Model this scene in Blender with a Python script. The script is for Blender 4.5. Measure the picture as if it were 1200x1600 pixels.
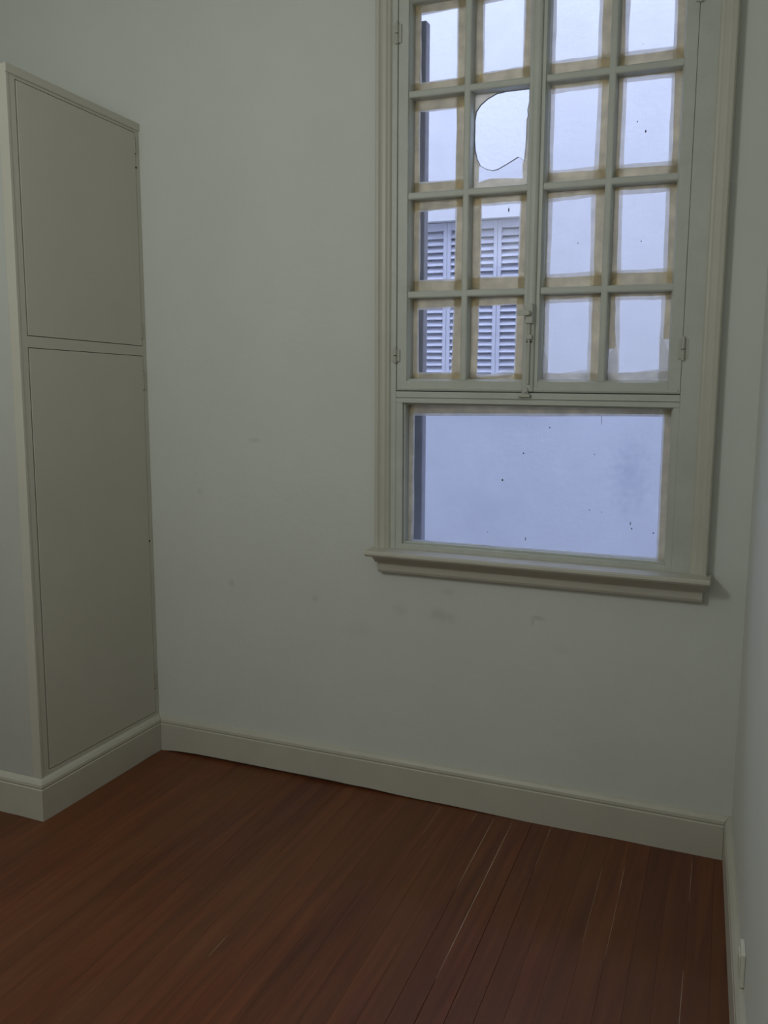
import bpy, bmesh, math, random
import numpy as np
from mathutils import Vector, Matrix
random.seed(7)
S = bpy.context.scene
COL = S.collection
for o in list(bpy.data.objects):
    bpy.data.objects.remove(o)

# ------------------------------------------------------------------ camera
F_PX, YAW, PIT, ROLL = 1438.87, -0.4025, -0.1542, 0.0033
CAM = Vector((2.1926, -2.8717, 1.5))
fw = Vector((math.sin(YAW)*math.cos(PIT), math.cos(YAW)*math.cos(PIT), math.sin(PIT)))
r0 = Vector((math.cos(YAW), -math.sin(YAW), 0)); u0 = r0.cross(fw)
RT = r0*math.cos(ROLL)+u0*math.sin(ROLL); UP = -r0*math.sin(ROLL)+u0*math.cos(ROLL)
cd = bpy.data.cameras.new('camera'); co = bpy.data.objects.new('camera', cd); COL.objects.link(co)
co.matrix_world = Matrix(((RT.x, UP.x, -fw.x, CAM.x), (RT.y, UP.y, -fw.y, CAM.y), (RT.z, UP.z, -fw.z, CAM.z), (0, 0, 0, 1)))
cd.sensor_fit = 'VERTICAL'; cd.sensor_height = 36.0; cd.lens = 36.0*F_PX/1600.0
cd.clip_start = 0.02
S.camera = co

# ------------------------------------------------------------------ light
w = bpy.data.worlds.new('overcast_sky'); S.world = w; w.use_nodes = True
bg = w.node_tree.nodes['Background']
bg.inputs['Color'].default_value = (0.60, 0.69, 0.98, 1); bg.inputs['Strength'].default_value = 4.5

# ceiling lamp of the room, hanging out of view in front of and above the camera
ll = bpy.data.lights.new('ceiling_lamp', 'POINT'); ll.energy = 34.0; ll.color = (0.96, 1.0, 0.965); ll.shadow_soft_size = .22
lo_ = bpy.data.objects.new('ceiling_lamp', ll); COL.objects.link(lo_); lo_.location = (0.64, -2.32, 2.30)

vs = S.view_settings
vs.view_transform = 'Standard'; vs.look = 'None'; vs.exposure = 0.0; vs.gamma = 1.0; vs.use_curve_mapping = False

# ------------------------------------------------------------------ helpers
def tag(o, label=None, cat=None, group=None, kind=None):
    if label: o['label'] = label
    if cat: o['category'] = cat
    if group: o['group'] = group
    if kind: o['kind'] = kind
    return o

class MB:
    def __init__(s): s.v = []; s.f = []
    def add(s, vs_, fs_):
        n = len(s.v); s.v += [tuple(p) for p in vs_]; s.f += [tuple(i+n for i in f) for f in fs_]; return s
    def box(s, x0, x1, y0, y1, z0, z1):
        return s.add([(x0,y0,z0),(x1,y0,z0),(x1,y1,z0),(x0,y1,z0),(x0,y0,z1),(x1,y0,z1),(x1,y1,z1),(x0,y1,z1)],
                     [(0,3,2,1),(4,5,6,7),(0,1,5,4),(1,2,6,5),(2,3,7,6),(3,0,4,7)])
    def sweep(s, rings, closed=False):
        """rings: list of equal-length point loops joined one to the next, end caps added"""
        n = len(rings[0]); vv = [p for r in rings for p in r]; ff = []
        m = len(rings)
        for a in range(m if closed else m-1):
            b = (a+1) % m
            for i in range(n):
                j = (i+1) % n
                ff.append((a*n+i, a*n+j, b*n+j, b*n+i))
        if not closed:
            ff.append(tuple(range(n))[::-1]); ff.append(tuple((m-1)*n+i for i in range(n)))
        return s.add(vv, ff)
    def cyl(s, c, axis, r, h, n=14, r2=None):
        r2 = r if r2 is None else r2
        ax = {'x': (Vector((1,0,0)), Vector((0,1,0)), Vector((0,0,1))), 'y': (Vector((0,1,0)), Vector((0,0,1)), Vector((1,0,0))), 'z': (Vector((0,0,1)), Vector((1,0,0)), Vector((0,1,0)))}[axis]
        c = Vector(c); R = []
        for k, rr in ((0, r), (1, r2)):
            R.append([tuple(c+ax[0]*h*k+ax[1]*rr*math.cos(2*math.pi*i/n)+ax[2]*rr*math.sin(2*math.pi*i/n)) for i in range(n)])
        return s.sweep(R)
    def build(s, name, mat, parent=None, bevel=0, seg=2, smooth=False, loc=None):
        me = bpy.data.meshes.new(name); me.from_pydata(s.v, [], s.f)
        bm = bmesh.new(); bm.from_mesh(me); bmesh.ops.recalc_face_normals(bm, faces=bm.faces)
        if bevel:
            es = [e for e in bm.edges if len(e.link_faces) == 2 and e.calc_face_angle(0) > 0.6]
            bmesh.ops.bevel(bm, geom=es, offset=bevel, segments=seg, profile=0.5, affect='EDGES')
        if smooth:
            for f in bm.faces: f.smooth = True
            for e in bm.edges:
                e.smooth = not (len(e.link_faces) == 2 and e.calc_face_angle(0) > 0.7)
        bm.to_mesh(me); bm.free()
        return link(name, me, mat, parent, loc)

def worldloc(o):
    v = Vector((0, 0, 0))
    while o is not None: v = v+o.location; o = o.parent
    return v
def link(name, me, mat, parent=None, loc=None):
    if mat is not None and not me.materials: me.materials.append(mat)
    o = bpy.data.objects.new(name, me); COL.objects.link(o)
    L = Vector(loc) if loc else Vector((0, 0, 0))
    if parent: o.parent = parent; L = L-worldloc(parent)
    o.location = L
    return o
def empty(name, loc):
    o = bpy.data.objects.new(name, None); COL.objects.link(o); o.location = loc; o.empty_display_size = .1
    return o
def px(u, v, y):
    """point of the plane y = const that the fitted camera sees at photo position (u, v)"""
    d = fw+RT*((u-600)/F_PX)-UP*((v-800)/F_PX)
    return CAM+d*((y-CAM.y)/d.y)

# ------------------------------------------------------------------ materials
def mat(name):
    m = bpy.data.materials.new(name); m.use_nodes = True
    nt = m.node_tree; nt.nodes.clear()
    out = nt.nodes.new('ShaderNodeOutputMaterial')
    return m, nt, out
def N(nt, t, **kw):
    n = nt.nodes.new(t)
    for k, v in kw.items():
        if k in n.inputs: n.inputs[k].default_value = v
        else: setattr(n, k, v)
    return n
def ramp(nt, fac, stops):
    r = nt.nodes.new('ShaderNodeValToRGB'); cr = r.color_ramp
    cr.elements[0].position, cr.elements[0].color = stops[0][0], stops[0][1]
    cr.elements[1].position, cr.elements[1].color = stops[-1][0], stops[-1][1]
    for p_, c_ in stops[1:-1]:
        e = cr.elements.new(p_); e.color = c_
    nt.links.new(fac, r.inputs['Fac']); return r.outputs['Color']
def coords(nt, scale=(1, 1, 1), world=True):
    g = nt.nodes.new('ShaderNodeNewGeometry') if world else nt.nodes.new('ShaderNodeTexCoord')
    mp = N(nt, 'ShaderNodeMapping'); mp.inputs['Scale'].default_value = scale
    nt.links.new(g.outputs['Position' if world else 'Object'], mp.inputs['Vector']); return mp.outputs['Vector']
def mix(nt, fac, a, b, mode='MIX'):
    m = nt.nodes.new('ShaderNodeMix'); m.data_type = 'RGBA'; m.blend_type = mode
    for sock, val in ((m.inputs['Factor'], fac), (m.inputs['A'], a), (m.inputs['B'], b)):
        pass
    ia = [i for i in m.inputs if i.type == 'RGBA']
    for sock, val in ((m.inputs[0], fac), (ia[0], a), (ia[1], b)):
        if hasattr(val, 'links') or hasattr(val, 'is_output'): nt.links.new(val, sock)
        else: sock.default_value = val
    return [o for o in m.outputs if o.type == 'RGBA'][0]

def paint(name, col, rough=.6, var=.05, scale=3.0, bump=.15, bscale=60, smudges=(), smudge_col=(.30, .30, .25, 1)):
    m, nt, out = mat(name)
    b = N(nt, 'ShaderNodeBsdfPrincipled'); b.inputs['Roughness'].default_value = rough
    v = coords(nt)
    n1 = N(nt, 'ShaderNodeTexNoise', Scale=scale, Detail=5.0, Roughness=.6); nt.links.new(v, n1.inputs['Vector'])
    c2 = tuple(c*(1-var) for c in col)
    base = ramp(nt, n1.outputs['Fac'], [(.35, c2+(1,)), (.68, col+(1,))])
    if smudges:
        g = nt.nodes.new('ShaderNodeNewGeometry')
        nz = N(nt, 'ShaderNodeTexNoise', Scale=22.0, Detail=4.0); nt.links.new(v, nz.inputs['Vector'])
        tot = None
        for (cx, cz, rx, rz, st) in smudges:
            mp = N(nt, 'ShaderNodeMapping'); mp.vector_type = 'POINT'
            mp.inputs['Location'].default_value = (-cx/rx, 0, -cz/rz); mp.inputs['Scale'].default_value = (1/rx, 0, 1/rz)
            nt.links.new(g.outputs['Position'], mp.inputs['Vector'])
            ln = N(nt, 'ShaderNodeVectorMath', operation='LENGTH'); nt.links.new(mp.outputs['Vector'], ln.inputs[0])
            ad = N(nt, 'ShaderNodeMath', operation='MULTIPLY_ADD'); nt.links.new(nz.outputs['Fac'], ad.inputs[0]); ad.inputs[1].default_value = 1.6; 
            nt.links.new(ln.outputs['Value'], ad.inputs[2])
            mr = N(nt, 'ShaderNodeMapRange'); mr.inputs['From Min'].default_value = 1.75; mr.inputs['From Max'].default_value = .7; mr.inputs['To Max'].default_value = st
            nt.links.new(ad.outputs[0], mr.inputs['Value'])
            if tot is None: tot = mr.outputs['Result']
            else:
                mx = N(nt, 'ShaderNodeMath', operation='MAXIMUM'); nt.links.new(tot, mx.inputs[0]); nt.links.new(mr.outputs['Result'], mx.inputs[1]); tot = mx.outputs[0]
        base = mix(nt, tot, base, smudge_col)
    nt.links.new(base, b.inputs['Base Color'])
    n2 = N(nt, 'ShaderNodeTexNoise', Scale=bscale, Detail=3.0); nt.links.new(v, n2.inputs['Vector'])
    bp = N(nt, 'ShaderNodeBump', Strength=bump, Distance=.004); nt.links.new(n2.outputs['Fac'], bp.inputs['Height'])
    nt.links.new(bp.outputs['Normal'], b.inputs['Normal'])
    nt.links.new(b.outputs[0], out.inputs[0])
    return m

SM = []
for (u, v, ru, rv, st) in [(362, 912, .022, .02, .34), (492, 936, .018, .018, .26), (625, 952, .035, .03, .22), (690, 962, .055, .035, .32), (840, 966, .03, .010, .38), (832, 972, .007, .02, .4),
                           (312, 768, .02, .018, .2), (398, 688, .035, .012, .22), (700, 925, .03, .015, .2), (560, 985, .10, .04, .10), (880, 1015, .05, .02, .10)]:
    q = px(u, v, 0); SM.append((q.x, q.z, ru, rv, st))
M = {}
M['wall'] = paint('wall_paint', (.66, .68, .64), .7, .05, 2.2, .2, 45)
M['wall_back'] = paint('wall_paint_scuffed', (.66, .68, .64), .7, .05, 2.2, .2, 45, SM)
M['trim'] = paint('cream_gloss_paint', (.54, .515, .445), .42, .06, 6, .12, 90)
M['sash'] = paint('old_sash_paint', (.535, .55, .495), .45, .10, 9, .25, 110)
M['closet'] = paint('closet_paint', (.56, .535, .46), .5, .05, 2.5, .10, 80)
M['front'] = paint('closet_front_paint', (.50, .505, .465), .6, .05, 2.5, .15, 50)
M['ceiling'] = paint('ceiling_paint', (.72, .72, .68), .8, .04, 2, .1, 50)
M['plate'] = paint('outlet_plastic', (.72, .70, .62), .4, .02, 20, 0.0, 50)
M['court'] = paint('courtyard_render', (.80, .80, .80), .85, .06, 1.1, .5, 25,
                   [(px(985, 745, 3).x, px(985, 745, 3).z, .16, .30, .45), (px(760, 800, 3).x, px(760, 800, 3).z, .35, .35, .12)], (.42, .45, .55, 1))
M['shutter'] = paint('shutter_paint', (.66, .67, .74), .6, .05, 8, .1, 60)
M['outer'] = paint('weathered_jamb_paint', (.36, .35, .36), .7, .2, 12, .3, 60)
M['subfloor'] = paint('dark_subfloor', (.02, .014, .01), .9, .3, 12, .1, 60)
M['metal'] = paint('painted_hinge_metal', (.50, .50, .44), .4, .12, 40, .15, 150)
M['hole'] = paint('dark_hole', (.015, .013, .01), .9, .1, 12, 0, 60)
M['edge'] = paint('dark_glass_edge', (.10, .12, .14), .3, .3, 60, 0, 60)
M['putty'] = paint('pale_seam_filler', (.46, .36, .25), .8, .35, 18, .1, 60)

def wood():
    m, nt, out = mat('varnished_red_brown_boards')
    b = N(nt, 'ShaderNodeBsdfPrincipled')
    oi = N(nt, 'ShaderNodeObjectInfo')
    v = coords(nt)
    off = N(nt, 'ShaderNodeVectorMath', operation='ADD')
    sc = N(nt, 'ShaderNodeVectorMath', operation='SCALE'); sc.inputs['Scale'].default_value = 17.0
    cx = N(nt, 'ShaderNodeCombineXYZ'); nt.links.new(oi.outputs['Random'], cx.inputs[0]); nt.links.new(oi.outputs['Random'], cx.inputs[1])
    nt.links.new(cx.outputs[0], sc.inputs[0]); nt.links.new(v, off.inputs[0]); nt.links.new(sc.outputs[0], off.inputs[1])
    mp = N(nt, 'ShaderNodeMapping'); mp.inputs['Scale'].default_value = (34, 1.6, 10); nt.links.new(off.outputs[0], mp.inputs['Vector'])
    g = N(nt, 'ShaderNodeTexNoise', Scale=1.0, Detail=6.0, Roughness=.6, Distortion=.4); nt.links.new(mp.outputs[0], g.inputs['Vector'])
    grain = ramp(nt, g.outputs['Fac'], [(.3, (.080, .020, .006, 1)), (.55, (.135, .036, .0105, 1)), (.75, (.180, .054, .016, 1))])
    # per-board tone
    rt = ramp(nt, oi.outputs['Random'], [(0, (.88, .86, .85, 1)), (.5, (1, 1, 1, 1)), (1, (1.10, 1.06, 1.03, 1))])
    c1 = mix(nt, 1.0, grain, rt, 'MULTIPLY')
    # worn, faded varnish in long patches across several boards
    mp2 = N(nt, 'ShaderNodeMapping'); mp2.inputs['Scale'].default_value = (3.2, .9, 1); nt.links.new(v, mp2.inputs['Vector'])
    n2 = N(nt, 'ShaderNodeTexNoise', Scale=1.0, Detail=4.0, Roughness=.55); nt.links.new(mp2.outputs[0], n2.inputs['Vector'])
    wf = ramp(nt, n2.outputs['Fac'], [(.45, (0, 0, 0, 1)), (.72, (.55, .55, .55, 1))])
    c2 = mix(nt, wf, c1, (.165, .068, .022, 1))
    nt.links.new(c2, b.inputs['Base Color'])
    rr = ramp(nt, n2.outputs['Fac'], [(.3, (.36, .36, .36, 1)), (.7, (.58, .58, .58, 1))]); nt.links.new(rr, b.inputs['Roughness'])
    bp = N(nt, 'ShaderNodeBump', Strength=.12, Distance=.002); nt.links.new(g.outputs['Fac'], bp.inputs['Height']); nt.links.new(bp.outputs[0], b.inputs['Normal'])
    nt.links.new(b.outputs[0], out.inputs[0]); return m
M['wood'] = wood()

def glass(name, tint, dust):
    m, nt, out = mat(name)
    tr = N(nt, 'ShaderNodeBsdfTransparent'); tr.inputs['Color'].default_value = tint
    gl = N(nt, 'ShaderNodeBsdfGlossy'); gl.inputs['Roughness'].default_value = .03
    df = N(nt, 'ShaderNodeBsdfDiffuse'); df.inputs['Color'].default_value = (.6, .6, .62, 1)
    tl = N(nt, 'ShaderNodeBsdfTranslucent'); tl.inputs['Color'].default_value = (.6, .62, .7, 1)
    ms0 = N(nt, 'ShaderNodeMixShader'); ms0.inputs[0].default_value = .6; nt.links.new(df.outputs[0], ms0.inputs[1]); nt.links.new(tl.outputs[0], ms0.inputs[2])
    v = coords(nt)
    n1 = N(nt, 'ShaderNodeTexNoise', Scale=9.0, Detail=6.0, Roughness=.65); nt.links.new(v, n1.inputs['Vector'])
    mr = N(nt, 'ShaderNodeMapRange'); mr.inputs['From Min'].default_value = .35; mr.inputs['From Max'].default_value = .75; mr.inputs['To Min'].default_value = dust*.3; mr.inputs['To Max'].default_value = dust
    nt.links.new(n1.outputs['Fac'], mr.inputs['Value'])
    fr = N(nt, 'ShaderNodeFresnel', IOR=1.12)
    ms1 = N(nt, 'ShaderNodeMixShader'); nt.links.new(fr.outputs[0], ms1.inputs[0]); nt.links.new(tr.outputs[0], ms1.inputs[1]); nt.links.new(gl.outputs[0], ms1.inputs[2])
    ms2 = N(nt, 'ShaderNodeMixShader'); nt.links.new(mr.outputs[0], ms2.inputs[0]); nt.links.new(ms1.outputs[0], ms2.inputs[1]); nt.links.new(ms0.outputs[0], ms2.inputs[2])
    nt.links.new(ms2.outputs[0], out.inputs[0]); return m
M['glass'] = glass('dusty_window_glass', (.955, .955, .97, 1), .06)
M['glass_low'] = glass('grimy_lower_glass', (.885, .905, .965, 1), .05)

def tape(name, col, back, tr_amt):
    m, nt, out = mat(name)
    v = coords(nt)
    n1 = N(nt, 'ShaderNodeTexNoise', Scale=26.0, Detail=5.0); nt.links.new(v, n1.inputs['Vector'])
    cf = ramp(nt, n1.outputs['Fac'], [(.3, tuple(c*.86 for c in col)+(1,)), (.7, col+(1,))])
    cb = ramp(nt, n1.outputs['Fac'], [(.3, tuple(c*.8 for c in back)+(1,)), (.7, back+(1,))])
    df = N(nt, 'ShaderNodeBsdfDiffuse'); nt.links.new(cf, df.inputs['Color'])
    tl = N(nt, 'ShaderNodeBsdfTranslucent'); nt.links.new(cb, tl.inputs['Color'])
    ad = N(nt, 'ShaderNodeMixShader'); ad.inputs[0].default_value = .74; nt.links.new(df.outputs[0], ad.inputs[1]); nt.links.new(tl.outputs[0], ad.inputs[2])
    tp = N(nt, 'ShaderNodeBsdfTransparent')
    ms = N(nt, 'ShaderNodeMixShader'); ms.inputs[0].default_value = tr_amt; nt.links.new(ad.outputs[0], ms.inputs[1]); nt.links.new(tp.outputs[0], ms.inputs[2])
    nt.links.new(ms.outputs[0], out.inputs[0]); return m
M['tape'] = tape('yellowed_masking_tape', (.79, .74, .63), (.99, .915, .72), .19)
M['pale_layer'] = tape('pale_thin_layer', (.74, .72, .66), (.98, .93, .82), .46)  # paler, more see-through strip reaching past the inner edge of the tape
M['flap'] = tape('torn_paper_tape', (.80, .76, .68), (.98, .96, .90), .60)

# ------------------------------------------------------------------ room shell
W, RANG = 2.139, 0.0758
XL, YR, ZC = -0.95, -3.75, 3.10           # left wall, rear wall, ceiling
rd = Vector((math.sin(RANG), -math.cos(RANG), 0))      # along the right wall, towards the camera
rn = Vector((math.cos(RANG), math.sin(RANG), 0))       # out of the room
OX0, OX1, OZ0, OZ1 = 0.985, 1.955, 0.825, 2.74         # window opening in the back wall
m = MB(); x0, x1 = XL-.12, W+.35
m.box(x0, OX0, 0, .28, -.15, ZC+.1).box(OX1, x1, 0, .28, -.15, ZC+.1).box(OX0, OX1, 0, .28, -.15, OZ0).box(OX0, OX1, 0, .28, OZ1, ZC+.1)
tag(m.build('wall_back', M['wall_back']), kind='structure')
m = MB(); P0 = Vector((W, 0, 0)); e = P0+rd*3.95
ring = lambda z: [(P0.x, P0.y-.0005, z), (e.x, e.y, z), (e.x+rn.x*.12, e.y+rn.y*.12, z), (P0.x+.12, -.0005, z)]
m.sweep([ring(-.15), ring(ZC+.1)])
tag(m.build('wall_right', M['wall']), kind='structure')
tag(MB().box(XL-.12, XL, YR-.12, -.0005, -.15, ZC+.1).build('wall_left', M['wall']), kind='structure')
tag(MB().box(XL-.12, 2.65, YR-.12, YR, -.15, ZC+.1).build('wall_rear', M['wall']), kind='structure')
tag(MB().box(XL-.12, 2.65, YR-.12, .28, ZC, ZC+.12).build('ceiling', M['ceiling']), kind='structure')

# floor: narrow tongue-and-groove boards, one object each
floor = tag(MB().box(XL-.05, 2.6, YR-.05, .03, -.12, -.022).build('floor', M['subfloor']), kind='structure')
PW, SK = .064, .045
def board_mesh(gap):
    mb = MB(); a, b = gap/2, PW-gap/2; ya, yb = YR, .012
    pr = [(a, -.020), (b, -.020), (b, -.0004), (b-.0003, 0), (a+.0003, 0), (a, -.0004)]
    mb.sweep([[(x+SK*(-ya), ya, z) for x, z in pr], [(x+SK*(-yb), yb, z) for x, z in pr]])
    me = bpy.data.meshes.new('floor_board'); me.from_pydata(mb.v, [], mb.f)
    bm = bmesh.new(); bm.from_mesh(me); bmesh.ops.recalc_face_normals(bm, faces=bm.faces); bm.to_mesh(me); bm.free()
    return me
BM = [board_mesh(.00005), board_mesh(.0003), board_mesh(.0012)]
k0 = -19
XA = 1.459-SK*.044
wide = {1: 2, 0: 2, -1: 2, -2: 1, -4: 1, 2: 1, 5: 1, 6: 1, 9: 1}
for k in range(-40, 18):
    xx = XA+k*PW
    if xx > 2.30: continue
    me = BM[wide.get(k, 0 if random.random() < .85 else 1)]
    link('floor_board', me, M['wood'], floor, (xx, 0, random.uniform(-.0002, .0001)))
# pale filler showing in some of the open seams
def filler(k, ya, yb, wd):
    mb = MB(); x = XA+k*PW; n = 7; R = []
    for i in range(n):
        y = ya+(yb-ya)*i/(n-1); ww = wd*(.6+.4*random.random())*(1 if 0 < i < n-1 else .3); xc = x+SK*(-y)
        R.append([(xc-ww, y, -.004), (xc+ww, y, -.004), (xc+ww, y, .0002), (xc-ww, y, .0002)])
    mb.sweep(R).build('seam_filler', M['putty'], floor)
for a in [(0, -.03, -.90, .0011), (-1, -.03, -.50, .0009), (-4, -.03, -.24, .0008), (-2, -.03, -.10, .0008), (2, -.02, -.10, .0009), (5, -.20, -.62, .0006),
          (6, -.18, -.36, .0009), (6, -.36, -.66, .0006), (9, -.05, -.30, .0007), (9, -.62, -.95, .0008), (2, -.1, -.3, .0005), (-9, -.95, -1.05, .0006)]:
    filler(*a)

# baseboards
HB = .140
def profile(bot): return [(0, bot), (.020, bot), (.020, .108), (.0175, .1105), (.0175, .113), (.0195, .117), (.018, .126), (.011, .135), (.004, HB), (0, HB)]
def baseboard(name, pts, n, parent=None, bots=None, material='trim', miter=(None, None)):
    """pts: two ends on the wall line; n: outward unit normal"""
    a, b = Vector(pts[0]), Vector(pts[1]); L = (b-a).length; d = (b-a)/L; K = max(4, int(L/.09)); R = []
    for i in range(K+1):
        s = L*i/K; r = []
        for (o_, z) in profile(0):
            zz = z
            if z == 0: zz = (bots(s) if bots else 0)+random.uniform(-.0018, .0012)
            sh = 0
            if i == 0 and miter[0] is not None: sh = miter[0]*o_
            if i == K and miter[1] is not None: sh = miter[1]*o_
            q = a+d*(s+sh)+n*o_
            r.append((q.x, q.y, zz))
        R.append(r)
    return MB().sweep(R).build(name, M[material], parent)
def gap_back(s):
    if s < .04: return .0
    g = .011*min(1, (s-.04)/.10)
    if s > .75: g *= max(0, 1-(s-.75)/.75)
    return g
tag(baseboard('baseboard_back', [(.0, 0, 0), (W, 0, 0)], Vector((0, -1, 0)), bots=gap_back, miter=(1, -1)), kind='structure')
tag(baseboard('baseboard_right', [tuple(P0), tuple(P0+rd*3.7)], -rn, miter=(1, None)), kind='structure')
tag(baseboard('baseboard_left', [(XL, YR, 0), (XL, -.645, 0)], Vector((1, 0, 0))), kind='structure')

# ------------------------------------------------------------------ window in the back wall
win = tag(empty('window_1', (1.47, 0, .80)), kind='structure')
# casing: moulded side boards and head, mitred
def casing_ring(xl, xr, zt):
    # profile across the width: (offset from the outer edge inwards, y)
    return [(0, 0), (0, -.030), (.004, -.034), (.013, -.034), (.018, -.029), (.024, -.0265), (.034, -.0255), (.040, -.021), (.046, -.019), (.050, -.014), (.050, 0)]
CX0, CX1, CZT, CZB = .948, 2.028, 2.80, .893
prof = casing_ring(0, 0, 0)
def side(name, x_out, sgn):
    R = []
    for z, mit in ((CZB, 0), (CZT, -1)):
        R.append([(x_out+sgn*o_, y, z+mit*o_) for o_, y in prof])
    return MB().sweep(R).build(name, M['trim'], win)
side('casing_board', CX0, 1); side('casing_board', CX1, -1)
R = [[(CX0+o_, y, CZT-o_) for o_, y in prof], [(CX1-o_, y, CZT-o_) for o_, y in prof]]
MB().sweep(R).build('casing_board', M['trim'], win)
# fixed frame: flat jambs, head, transom with grooves
SX0, SX1, SZ0, SZ1 = 1.018, 1.922, 1.4295, 2.672
FX0, FX1 = .992, 1.984
LX0, LX1, LZ0, LZ1 = 1.040, 1.906, .912, 1.389      # lower fixed light
m = MB()
m.box(FX0, SX0-.0012, -.012, .085, .87, 2.76).box(SX1+.0012, FX1, -.012, .085, .87, 2.76)
m.box(SX0-.0012, SX1+.0012, -.012, .085, SZ1+.003, 2.76)
# stops behind the sashes close the gaps
m.box(SX0-.0012, SX0+.020, .058, .084, SZ0-.003, SZ1+.003).box(SX1-.020, SX1+.0012, .058, .084, SZ0-.003, SZ1+.003)
m.box(SX0+.02, SX1-.02, .058, .084, SZ0-.003, SZ0+.018).box(SX0+.02, SX1-.02, .058, .084, SZ1-.018, SZ1+.003)
m.build('frame', M['sash'], win, bevel=.0018)
m = MB(); m.box(SX0-.0012, SX1+.0012, -.013, .085, 1.4065, SZ0-.003).box(SX0-.0012, SX1+.0012, -.008, .084, 1.402, 1.4065).box(SX0-.0012, SX1+.0012, -.012, .085, LZ1, 1.4035)
m.build('transom', M['sash'], win, bevel=.0012)
m = MB()
m.box(SX0-.0012, LX0, -.010, .084, .87, LZ1).box(LX1, SX1+.0012, -.010, .084, .87, LZ1).box(LX0, LX1, -.010, .084, .87, LZ0)
# rebate beads
m.box(LX0, LX0+.006, .002, .036, LZ0, LZ1).box(LX1-.006, LX1, .002, .036, LZ0, LZ1).box(LX0+.006, LX1-.006, .002, .036, LZ0, LZ0+.007).box(LX0+.006, LX1-.006, .006, .036, LZ1-.006, LZ1)
m.build('lower_frame', M['sash'], win, bevel=.001)
# sill with rounded nose, cove and apron
def xprism(name, pr, xa, xb, ret=0.0, mt='trim'):
    """profile (y,z) swept along x; ret: how far the ends step in"""
    return MB().sweep([[(xa, y, z) for y, z in pr], [(xb, y, z) for y, z in pr]]).build(name, M[mt], win)
xprism('sill', [(.02, .872), (-.078, .872), (-.086, .875), (-.090, .881), (-.089, .888), (-.084, .8925), (-.04, .8935), (.02, .896)], .936, 2.040)
xprism('sill_cove', [(.0, .846), (-.034, .846), (-.040, .850), (-.047, .858), (-.060, .866), (-.070, .8721), (.0, .8721)], .952, 2.028)
xprism('apron', [(.0, .808), (-.018, .808), (-.026, .812), (-.030, .820), (-.030, .840), (-.034, .8461), (.0, .8461)], .960, 2.018)

# glass plane
GY = .038
def poly_slab(name, outer, holes, y0, th, mt, parent):
    """flat plate in the plane y=y0 with holes; outer and holes are lists of (x, z)"""
    bm = bmesh.new(); es = []
    for loop in [outer]+holes:
        vv = [bm.verts.new((x, y0, z)) for x, z in loop]
        for i in range(len(vv)): es.append(bm.edges.new((vv[i], vv[(i+1) % len(vv)])))
    bmesh.ops.triangle_fill(bm, use_beauty=True, use_dissolve=False, edges=es, normal=(0, -1, 0))
    r = bmesh.ops.extrude_face_region(bm, geom=list(bm.faces))
    for v in r['geom']:
        if isinstance(v, bmesh.types.BMVert): v.co.y += th
    bmesh.ops.recalc_face_normals(bm, faces=bm.faces)
    me = bpy.data.meshes.new(name); bm.to_mesh(me); bm.free()
    return link(name, me, M[mt], parent)

# ---- tape: strips between the sight edges of a pane and the clear area
def wob(a, b, n=6, amp=.0012):
    return [(a[0]+(b[0]-a[0])*i/n+(random.uniform(-amp, amp) if 0 < i < n else 0), a[1]+(b[1]-a[1])*i/n+(random.uniform(-amp, amp) if 0 < i < n else 0)) for i in range(n+1)]
def clampq(C): return C
def tape_strips(parent, O, C, inset=.008, skip=(), cut=None, low=None):
    """O = (x0,x1,z0,z1) sight rectangle; C = clear quad TL,TR,BR,BL as (x,z)"""
    TL, TR, BR, BL = C; x0, x1, z0, z1 = O; y = GY-.0006
    cut = cut or {}
    j = lambda: random.uniform(-.002, .002)
    def strip(key, kind, q, side_):
        nonlocal y
        mt = 'tape' if kind == 'masking_tape' else 'pale_layer'
        if key in skip and kind == 'masking_tape': return
        inner = wob(q[2], q[3])
        y -= .00035
        poly_slab(kind, [q[0], q[1]]+inner, [], y, .00025, mt, parent)
    for kind, s in (('pale_strip', 0.0), ('masking_tape', inset)):
        zt_l = z1-random.uniform(0, .004); lb = cut.get('L', z0) if s else z0; rb = cut.get('R', z0) if s else z0
        tl_ = TL[0]+(BL[0]-TL[0])*((z1-lb)/(z1-z0))
        strip('L', kind, [(x0, lb), (x0, z1), (TL[0]-s+j(), z1), (tl_-s+j(), lb)], 'L')
        tr_ = TR[0]+(BR[0]-TR[0])*((z1-rb)/(z1-z0))
        strip('R', kind, [(x1, rb), (x1, z1), (TR[0]+s+j(), z1), (tr_+s+j(), rb)], 'R')
        strip('T', kind, [(x0, z1), (x1, z1), (x1, TR[1]+s+j()), (x0, TL[1]+s+j())], 'T')
        if not (low and kind == 'masking_tape'):
            strip('B', kind, [(x0, z0), (x1, z0), (x1, BR[1]-s+j()), (x0, BL[1]-s+j())], 'B')

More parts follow.
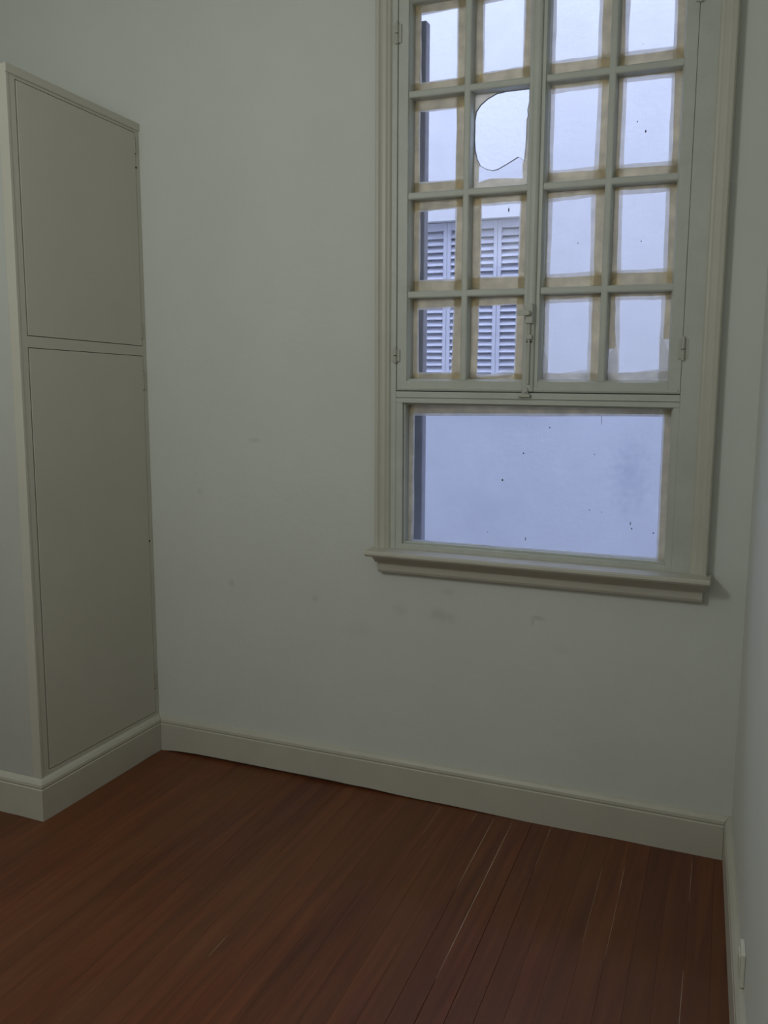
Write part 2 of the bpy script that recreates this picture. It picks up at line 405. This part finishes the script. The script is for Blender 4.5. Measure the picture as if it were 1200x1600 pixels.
def g2(u, v):
    q = px(u, v, GY); return (q.x, q.z)
CLEAR = {  # row from the top, column: clear area of each pane (TL, TR, BR, BL)
 (0,0): [(659,24),(715,14),(714,121),(659,129)], (0,1): [(758,6),(820,-6),(817,104),(757,114)], (0,2): [(871,-16),(938,-26),(934,87),(868,95)], (0,3): [(986,-34),(1056,-45),(1053,71),(983,81)],
 (1,0): [(657,176),(713,170),(712,280),(657,285)], (1,2): [(867,146),(935,138),(929,261),(864,266)], (1,3): [(980,128),(1049,123),(1045,252),(975,258)],
 (2,0): [(657,331),(712,326),(710,437),(657,437)], (2,1): [(754,321),(812,317),(809,431),(752,432)], (2,2): [(863,316),(925,308),(922,425),(860,429)], (2,3): [(973,304),(1041,300),(1037,420),(970,422)],
 (3,0): [(655,484),(709,480),(705,582),(654,582)], (3,1): [(750,479),(807,477),(802,582),(746,588)], (3,2): [(858,475),(920,472),(917,584),(855,583)], (3,3): [(968,470),(1034,467),(1029,579),(966,583)]}
ROWZ = [(2.370, 2.634), (2.060, 2.347), (1.750, 2.038), (1.466, 1.728)]       # bottom, top of the sight opening
COLX = [(1.056, 1.235), (1.259, 1.441), (1.497, 1.677), (1.701, 1.884)]
MZ = [1.739, 2.049, 2.3585]
def bar(mb, axis, c, a, b, wf=.011, wb=.0125, y0=-.004, y1=GY+.004):
    """glazing bar: narrow rounded nose towards the room, wide at the glass"""
    pr = [(-wb, y1), (-wb, y1-.006), (-wf, y1-.009), (-wf, y0+.005), (-wf+.0015, y0+.0015), (-wf+.005, y0), (wf-.005, y0), (wf-.0015, y0+.0015), (wf, y0+.005), (wf, y1-.009), (wb, y1-.006), (wb, y1)]
    if axis == 'z': mb.sweep([[(c+o_, y, a) for o_, y in pr], [(c+o_, y, b) for o_, y in pr]])
    else: mb.sweep([[(a, y, c+o_) for o_, y in pr], [(b, y, c+o_) for o_, y in pr]])
    return mb
sashes = []
for sidx in range(2):
    c0 = sidx*2
    xa, xb = (SX0, 1.4675) if sidx == 0 else (1.4695, SX1)
    ga, gb = COLX[c0][0], COLX[c0+1][1]
    s = MB()
    # stiles and rails with a chamfered inner edge
    s.box(xa, ga-.004, -.008, .056, SZ0, SZ1).box(gb+.004, xb, -.008, .056, SZ0, SZ1)
    s.box(ga-.004, gb+.004, -.008, .056, SZ0, ROWZ[3][0]-.004).box(ga-.004, gb+.004, -.008, .056, ROWZ[0][1]+.004, SZ1)
    z0, z1 = ROWZ[3][0], ROWZ[0][1]
    fr = [[(x, y, z) for (x, y, z) in ((ga-.0045, -.004, 0), (ga+.003, .012, 0), (ga+.003, GY+.006, 0), (ga-.0045, GY+.006, 0))]]
    for (pa, pb, ax, sg) in ((ga, 0, 'x', 1), (gb, 0, 'x', -1)):
        pr = [(pa-sg*.0045, -.0045), (pa+sg*.002, .008), (pa+sg*.002, GY-.001), (pa-sg*.0045, GY-.001)]
        s.sweep([[(x, y, z0-.004) for x, y in pr], [(x, y, z1+.004) for x, y in pr]])
    for (pa, sg) in ((z0, 1), (z1, -1)):
        pr = [(pa-sg*.0045, -.0045), (pa+sg*.002, .008), (pa+sg*.002, GY-.001), (pa-sg*.0045, GY-.001)]
        s.sweep([[(ga-.004, y, z) for z, y in pr], [(gb+.004, y, z) for z, y in pr]])
    # raised bead along the bottom rail
    s.box(xa+.006, xb-.006, -.0105, -.007, SZ0+.004, SZ0+.012)
    sh = s.build('casement_sash', M['sash'], win, bevel=.0012)
    sashes.append(sh)
    xm = (1.247, 1.689)[sidx]
    bar(MB(), 'z', xm, z0-.003, z1+.003).build('glazing_bar', M['sash'], sh)
    for zc in MZ:
        bar(MB(), 'x', zc, ga-.003, xm-.005, y0=-.0035).build('glazing_bar', M['sash'], sh)
        bar(MB(), 'x', zc, xm+.005, gb+.003, y0=-.0035).build('glazing_bar', M['sash'], sh)
    for r in range(4):
        for c in (c0, c0+1):
            X0, X1 = COLX[c]; Z0, Z1 = ROWZ[r]; e_ = .004
            rect = [(X0-e_, Z0-e_), (X1+e_, Z0-e_), (X1+e_, Z1+e_), (X0-e_, Z1+e_)]
            if (r, c) == (1, 1):
                zz = lambda L_: [g2(720+a/8.571, 120+b/8.571) for a, b in L_]
                hole = zz([(952,150),(860,135),(740,150),(600,183),(480,232),(360,302),(270,382),(214,470),(190,580),(184,700),(184,850),(196,980),(222,1100),(265,1190),(340,1235),(430,1255),(500,1235),(620,1165),(770,1070),(850,1120),(860,1010),(875,850),(880,700),(883,580),(903,520),(893,450),(920,320),(942,210)])
                hole = [(min(max(x, X0+.0015), X1-.002), min(z, Z1-.002)) for x, z in hole]
                poly_slab('broken_pane', rect, [hole], GY, .003, 'glass', sh)
                cxh = sum(x for x, z in hole)/len(hole); czh = sum(z for x, z in hole)/len(hole)
                ring_ = []
                for (x, z) in hole:
                    d_ = math.hypot(x-cxh, z-czh); ox, oz = (x-cxh)/d_*.0016, (z-czh)/d_*.0016
                    ring_.append([(x, GY-.0022, z), (x+ox, GY-.0022, z+oz), (x+ox, GY+.0036, z+oz), (x, GY+.0036, z)])
                MB().sweep(ring_, closed=True).build('broken_edge', M['edge'], sh)
                tl = zz([(952,150),(860,135),(740,150),(600,183),(480,232),(360,302),(270,382),(214,470),(190,580),(184,700),(184,850),(196,980),(222,1100),(262,1188),(250,1205),(240,1418),(330,1385),(400,1365),(560,1360),(700,1362),(830,1362),(826,1150),(852,1122),(860,1010),(875,850),(880,700),(883,580),(903,520),(893,450),(920,320),(942,210)])
                tl = [(min(max(x, X0+.0015), X1-.002), min(z, Z1-.002)) for x, z in tl]
                poly_slab('masking_tape', rect, [tl], GY-.0012, .0004, 'tape', sh)
                continue
            poly_slab('pane', rect, [], GY, .003, 'glass', sh)
            C = [g2(*p) for p in CLEAR[(r, c)]]
            cut = {}; low = False
            if (r, c) == (3, 2): cut = {'L': g2(850, 545)[1]}; low = True
            if (r, c) == (3, 3): cut = {'L': g2(955, 545)[1], 'R': g2(1040, 530)[1]}; low = True
            tape_strips(sh, (X0-e_, X1+e_, Z0-e_, Z1+e_), C, inset=(.004 if c < 2 else .011), cut=cut, low=low)
    # torn paper flaps at the foot of the lower panes
    def flap(L_):
        poly_slab('torn_paper', [g2(*p) for p in L_], [], GY-.0042, .0004, 'flap', sh)
    if sidx == 1:
        flap([(842,596),(841,572),(843,556),(848,541),(852,550),(856,562),(856,582),(872,584),(900,580),(917,577),(918,589),(915,595),(880,597)])
        flap([(948,594),(947,575),(950,558),(958,545),(963,534),(965,550),(965,583),(985,582),(1010,579),(1030,577),(1031,545),(1034,527),(1040,537),(1045,548),(1045,575),(1043,592),(1000,595)])
    else:
        flap([(738,590),(735,582),(752,583),(772,584),(790,580),(802,578),(801,588),(775,592),(755,594)])
        flap([(655,592),(656,583),(680,584),(704,581),(702,594),(690,597),(675,592)])

# meeting-stile cover strip, latch, bolt, keeper
R = []
for z in (SZ0+.002, SZ1-.002):
    R.append([(1.4685+o_, y, z) for o_, y in ((-.013, -.0075), (-.013, -.012), (-.010, -.0155), (-.004, -.0175), (.004, -.0175), (.010, -.0155), (.013, -.012), (.013, -.0075))])
MB().sweep(R).build('cover_strip', M['sash'], sashes[0])
lx = 1.466
l = MB(); l.box(lx-.012, lx+.012, -.030, -.0165, 1.640, 1.700); lo = l.build('latch', M['metal'], win, bevel=.003)
k = MB(); k.cyl((lx, -.030, 1.672), 'y', .007, -.012); k.box(lx-.034, lx+.004, -.044, -.037, 1.664, 1.680); k.build('latch_handle', M['metal'], lo, bevel=.002)
MB().cyl((lx, -.021, 1.455), 'z', .0045, .19).build('bolt_rod', M['metal'], lo)
MB().box(lx-.010, lx+.010, -.0275, -.0165, 1.592, 1.606).build('rod_guide', M['metal'], lo, bevel=.002)
MB().box(lx-.008, lx+.008, -.0235, -.0155, 1.583, 1.587).build('rod_slot', M['hole'], lo)
kp = MB(); kp.box(1.452-.016, 1.452+.022, -.026, -.0125, 1.4135, 1.4235); kp.cyl((1.458, -.0125, 1.436), 'y', .009, -.014); kp.box(1.447, 1.468, -.0215, -.0125, 1.4235, 1.436)
kp.build('bolt_keeper', M['metal'], win, bevel=.002)
# hinges
for (hx, za, zb) in ((SX0-.003, 1.520, 1.567), (SX0-.003, 2.510, 2.572), (SX1+.003, 1.528, 1.592), (SX1+.003, 2.505, 2.570)):
    h = MB().cyl((hx, -.0165, za), 'z', .0055, zb-za, 12).build('hinge', M['metal'], win, smooth=True)
    MB().cyl((hx, -.0165, zb), 'z', .004, .006, 10, .002).build('finial', M['metal'], h)
    MB().box(hx-.0145, hx+.0145, -.0135, -.0075, za+.004, zb-.004).build('hinge_leaf', M['metal'], h, bevel=.001)
    MB().cyl((hx, -.0165, (za+zb)/2-.0012), 'z', .0058, .0022, 12).build('knuckle_joint', M['hole'], h)

# lower fixed light
poly_slab('lower_pane', [(LX0+.001, LZ0+.001), (LX1-.001, LZ0+.001), (LX1-.001, LZ1-.001), (LX0+.001, LZ1-.001)], [], GY, .004, 'glass_low', win)
O = (LX0+.002, LX1-.002, LZ0+.002, LZ1-.002)
tape_strips(win, O, [g2(648,649), g2(1036,651), g2(1025,870), g2(646,844)], inset=.006, skip=('B',))
bt = [g2(646,845), g2(700,848), g2(745,850), g2(752,855), g2(800,857), g2(850,860), g2(880,864), g2(940,868), g2(950,872), g2(985,873), g2(1010,876), g2(1026,874)]
poly_slab('masking_tape', [(O[0], O[2]), (O[1], O[2]), (O[1], g2(1026,874)[1])]+bt[::-1]+[(O[0], bt[0][1])], [], GY-.0045, .0004, 'tape', win)
# specks of dirt and a paint run on the glass
sp = MB()
for (u, v, a, b) in [(785,750,.004,.005),(985,818,.002,.008),(987,826,.003,.003),(1021,833,.003,.003),(821,842,.002,.009),(818,708,.003,.004),(859,668,.003,.003),(929,710,.002,.003),(921,797,.002,.003),(762,831,.003,.002),(940,656,.0012,.022),(940,800,.002,.002),
                     (996,190,.002,.004),(1009,205,.003,.006),(1002,377,.002,.003),(903,380,.002,.003),(795,328,.0028,.009),(1005,69,.001,.003)]:
    q = px(u, v, GY); n = 7
    R = [[(q.x+a*.8*k_*math.cos(6.283*i/n)*(.8+.4*random.random()), GY-.0005-.0014*(1-k_), q.z+b*.75*k_*math.sin(6.283*i/n)) for i in range(n)] for k_ in (1, .4)]
    sp.sweep(R)
tag(sp.build('dirt_specks', M['hole'], win), kind='stuff')
# outer jamb board beyond the glass, on the left of the opening
MB().box(.986, 1.030, .205, .245, .847, 2.65).build('outer_jamb', M['outer'], win, bevel=.004)
MB().box(.986, 1.954, .086, .34, .826, .846).build('outer_sill', M['court'], win, bevel=.004)

# ------------------------------------------------------------------ built-in closet
D, HC = .644, 2.370
cl = tag(empty('built_in_closet', (-.45, -.33, 0)), 'tall cream built-in closet with two flush doors left of the window', 'closet')
G = .0022
yS, yB = -.608, -.022
ZU0, ZU1, ZL0, ZL1 = 1.5795, 2.336, .1545, 1.5445
m = MB()
m.box(-.028, 0, -D, yS, 0, HC).box(-.028, 0, yB, -.0008, 0, HC).box(-.028, 0, yS, yB, ZU1, HC).box(-.028, 0, yS, yB, ZL1, ZU0).box(-.028, 0, yS, yB, 0, ZL0)
m.build('face_frame', M['closet'], cl)
MB().box(XL+.0008, -.0285, -D+.001, -D+.03, 0, HC-.003).build('front_panel', M['front'], cl)
MB().box(XL+.0008, -.0285, -D+.031, -.0008, HC-.03, HC-.003).build('top_panel', M['closet'], cl)
MB().box(XL+.0008, -.0285, -D+.031, -.0008, ZL1+.004, ZU0-.004).build('inner_shelf', M['closet'], cl)
# corner post bead on the outer edge
MB().box(-.034, .0018, -D-.0018, -D+.010, HB-.002, HC).build('corner_post', M['closet'], cl, bevel=.0015)
# top moulding, proud of the frame
R = [[(x, ya, z) for x, z in ((0, 2.345), (.004, 2.345), (.0055, 2.347), (.0055, 2.368), (.004, 2.371), (0, 2.371))] for ya in (-D-.004, -.0008)]
MB().sweep(R).build('top_moulding', M['closet'], cl)
for (za, zb, hs) in ((ZU0, ZU1, ((2.264, 2.316), (1.608, 1.658))), (ZL0, ZL1, ((1.420, 1.489), (.255, .308)))):
    d = MB().box(-.020, .0006, yS+.0055, yB-.0022, za+G, zb-G).build('door', M['closet'], cl, bevel=.0006)
    for (ha, hb) in hs:
        MB().cyl((.0012, yB-.001, ha), 'z', .0030, hb-ha, 12).box(-.001, .0014, yB-.007, yB+.007, ha+.003, hb-.003).build('hinge', M['closet'], d)
        MB().box(-.002, .0036, yB-.0036, yB-.0020, ha-.004, hb+.002).build('hinge_recess', M['hole'], d)
    if za < 1:
        MB().cyl((.0006, yB-.002, .843), 'x', .004, .001, 10).build('latch_hole', M['hole'], d)
    else:
        MB().cyl((.0006, yB-.001, 2.215), 'x', .004, .001, 10).build('screw_hole', M['hole'], d)
# carcass sheared to fit the camera view: head raised towards front, front leaned back
for o in cl.children_recursive:
    for v in o.data.vertices:
        y_, z_ = v.co.y, v.co.z
        v.co.z = z_*(1+.0205*(-y_)); v.co.y = y_*(1-.012*z_)
baseboard('plinth_board', [(0, -D, 0), (0, -.0012, 0)], Vector((1, 0, 0)), cl, miter=(-1, -1))
baseboard('plinth_board', [(XL+.002, -D, 0), (0, -D, 0)], Vector((0, -1, 0)), cl, miter=(None, 1))

# ------------------------------------------------------------------ outlet on the right wall
oc = P0+rd*.80
ot = tag(empty('wall_outlet', (oc.x, oc.y, .142)), 'small pale electrical outlet plate low on the right wall', 'outlet')
def rw(s, o_, z):
    q = P0+rd*s-rn*o_; return (q.x, q.y, z)
def rbox(mb, s0, s1, o0, o1, z0, z1):
    v = [rw(s, o_, z) for z in (z0, z1) for s, o_ in ((s0, o0), (s1, o0), (s1, o1), (s0, o1))]
    return mb.add(v, [(0,3,2,1),(4,5,6,7),(0,1,5,4),(1,2,6,5),(2,3,7,6),(3,0,4,7)])
rbox(MB(), .785, .850, .0004, .010, .142, .222).build('cover_plate', M['plate'], ot, bevel=.002)
rbox(MB(), .797, .838, .010, .013, .155, .209).build('socket_face', M['plate'], ot, bevel=.001)

# ------------------------------------------------------------------ courtyard outside
YC = 3.0
HX0, HX1, HZ0, HZ1 = -.235, .80, 1.385, 2.455
m = MB(); ZT, ZBm, XA_, XB_ = 5.6, -2.4, -3.2, 4.6
m.box(XA_, HX0, YC, YC+.3, ZBm, ZT).box(HX1, XB_, YC, YC+.3, ZBm, ZT).box(HX0, HX1, YC, YC+.3, ZBm, HZ0).box(HX0, HX1, YC, YC+.3, HZ1, ZT).box(HX0, HX1, YC+.16, YC+.3, HZ0, HZ1)
tag(m.build('wall_courtyard', M['court']), kind='structure')
tag(MB().box(XA_-.2, XA_, .28, YC+.3, ZBm, ZT).build('wall_courtyard_left', M['court']), kind='structure')
tag(MB().box(XB_, XB_+.2, .28, YC+.3, ZBm, ZT).build('wall_courtyard_right', M['court']), kind='structure')
m = MB(); m.box(XA_, XL-.12, .0, .28, ZBm, ZT).box(x1, XB_, .0, .28, ZBm, ZT).box(XL-.12, x1, .02, .28, ZC+.1, ZT).box(XL-.12, x1, .02, .28, ZBm, -.15)
tag(m.build('wall_exterior', M['court']), kind='structure')
tag(MB().box(XA_-.2, XB_+.2, .0, YC+.3, ZBm-.1, ZBm).build('ground', M['court']), kind='structure')
tag(MB().box(HX0-.05, HX1+.05, YC-.06, YC+.02, HZ0-.04, HZ0).build('trim_1', M['court'], bevel=.006), kind='structure')
# louvred shutters in the neighbouring window
NSL = 22; sz0, sz1 = HZ0+.05, HZ1-.06; pitch = (sz1-sz0)/NSL
LW = (HX1-HX0)/3
slat = MB()
hw = LW/2-.026
slat.sweep([[(sx_*hw, y, z) for y, z in ((-.019, -.0205), (-.015, -.023), (.019, .0175), (.015, .020))] for sx_ in (-1, 1)])
sme = bpy.data.meshes.new('slat'); sme.from_pydata(slat.v, [], slat.f); sme.materials.append(M['shutter'])
names_ = ['leftmost pale louvred shutter leaf across the courtyard, half hidden by the window frame',
          'middle pale louvred shutter leaf across the courtyard, seen in two pane columns',
          'rightmost pale louvred shutter leaf across the courtyard, behind the second pane column']
for i in range(3):
    xc = HX0+LW*(i+.5); ys = YC+.085
    sh_ = tag(empty('louvred_shutter', (xc, ys, HZ0)), names_[i], 'shutter', 'shutter leaves across the courtyard')
    for sg in (-1, 1):
        xx = xc+sg*(LW/2-.0135)
        MB().box(xx-.0125, xx+.0125, ys-.018, ys+.018, HZ0+.002, HZ1-.002).build('stile', M['shutter'], sh_, bevel=.002)
    MB().box(xc-LW/2+.026, xc+LW/2-.026, ys-.017, ys+.017, HZ0+.003, sz0-.006).build('rail', M['shutter'], sh_, bevel=.002)
    MB().box(xc-LW/2+.026, xc+LW/2-.026, ys-.017, ys+.017, sz1+.006, HZ1-.003).build('rail', M['shutter'], sh_, bevel=.002)
    for k in range(NSL):
        link('slat', sme, None, sh_, (xc, ys, sz0+pitch*(k+.5)))
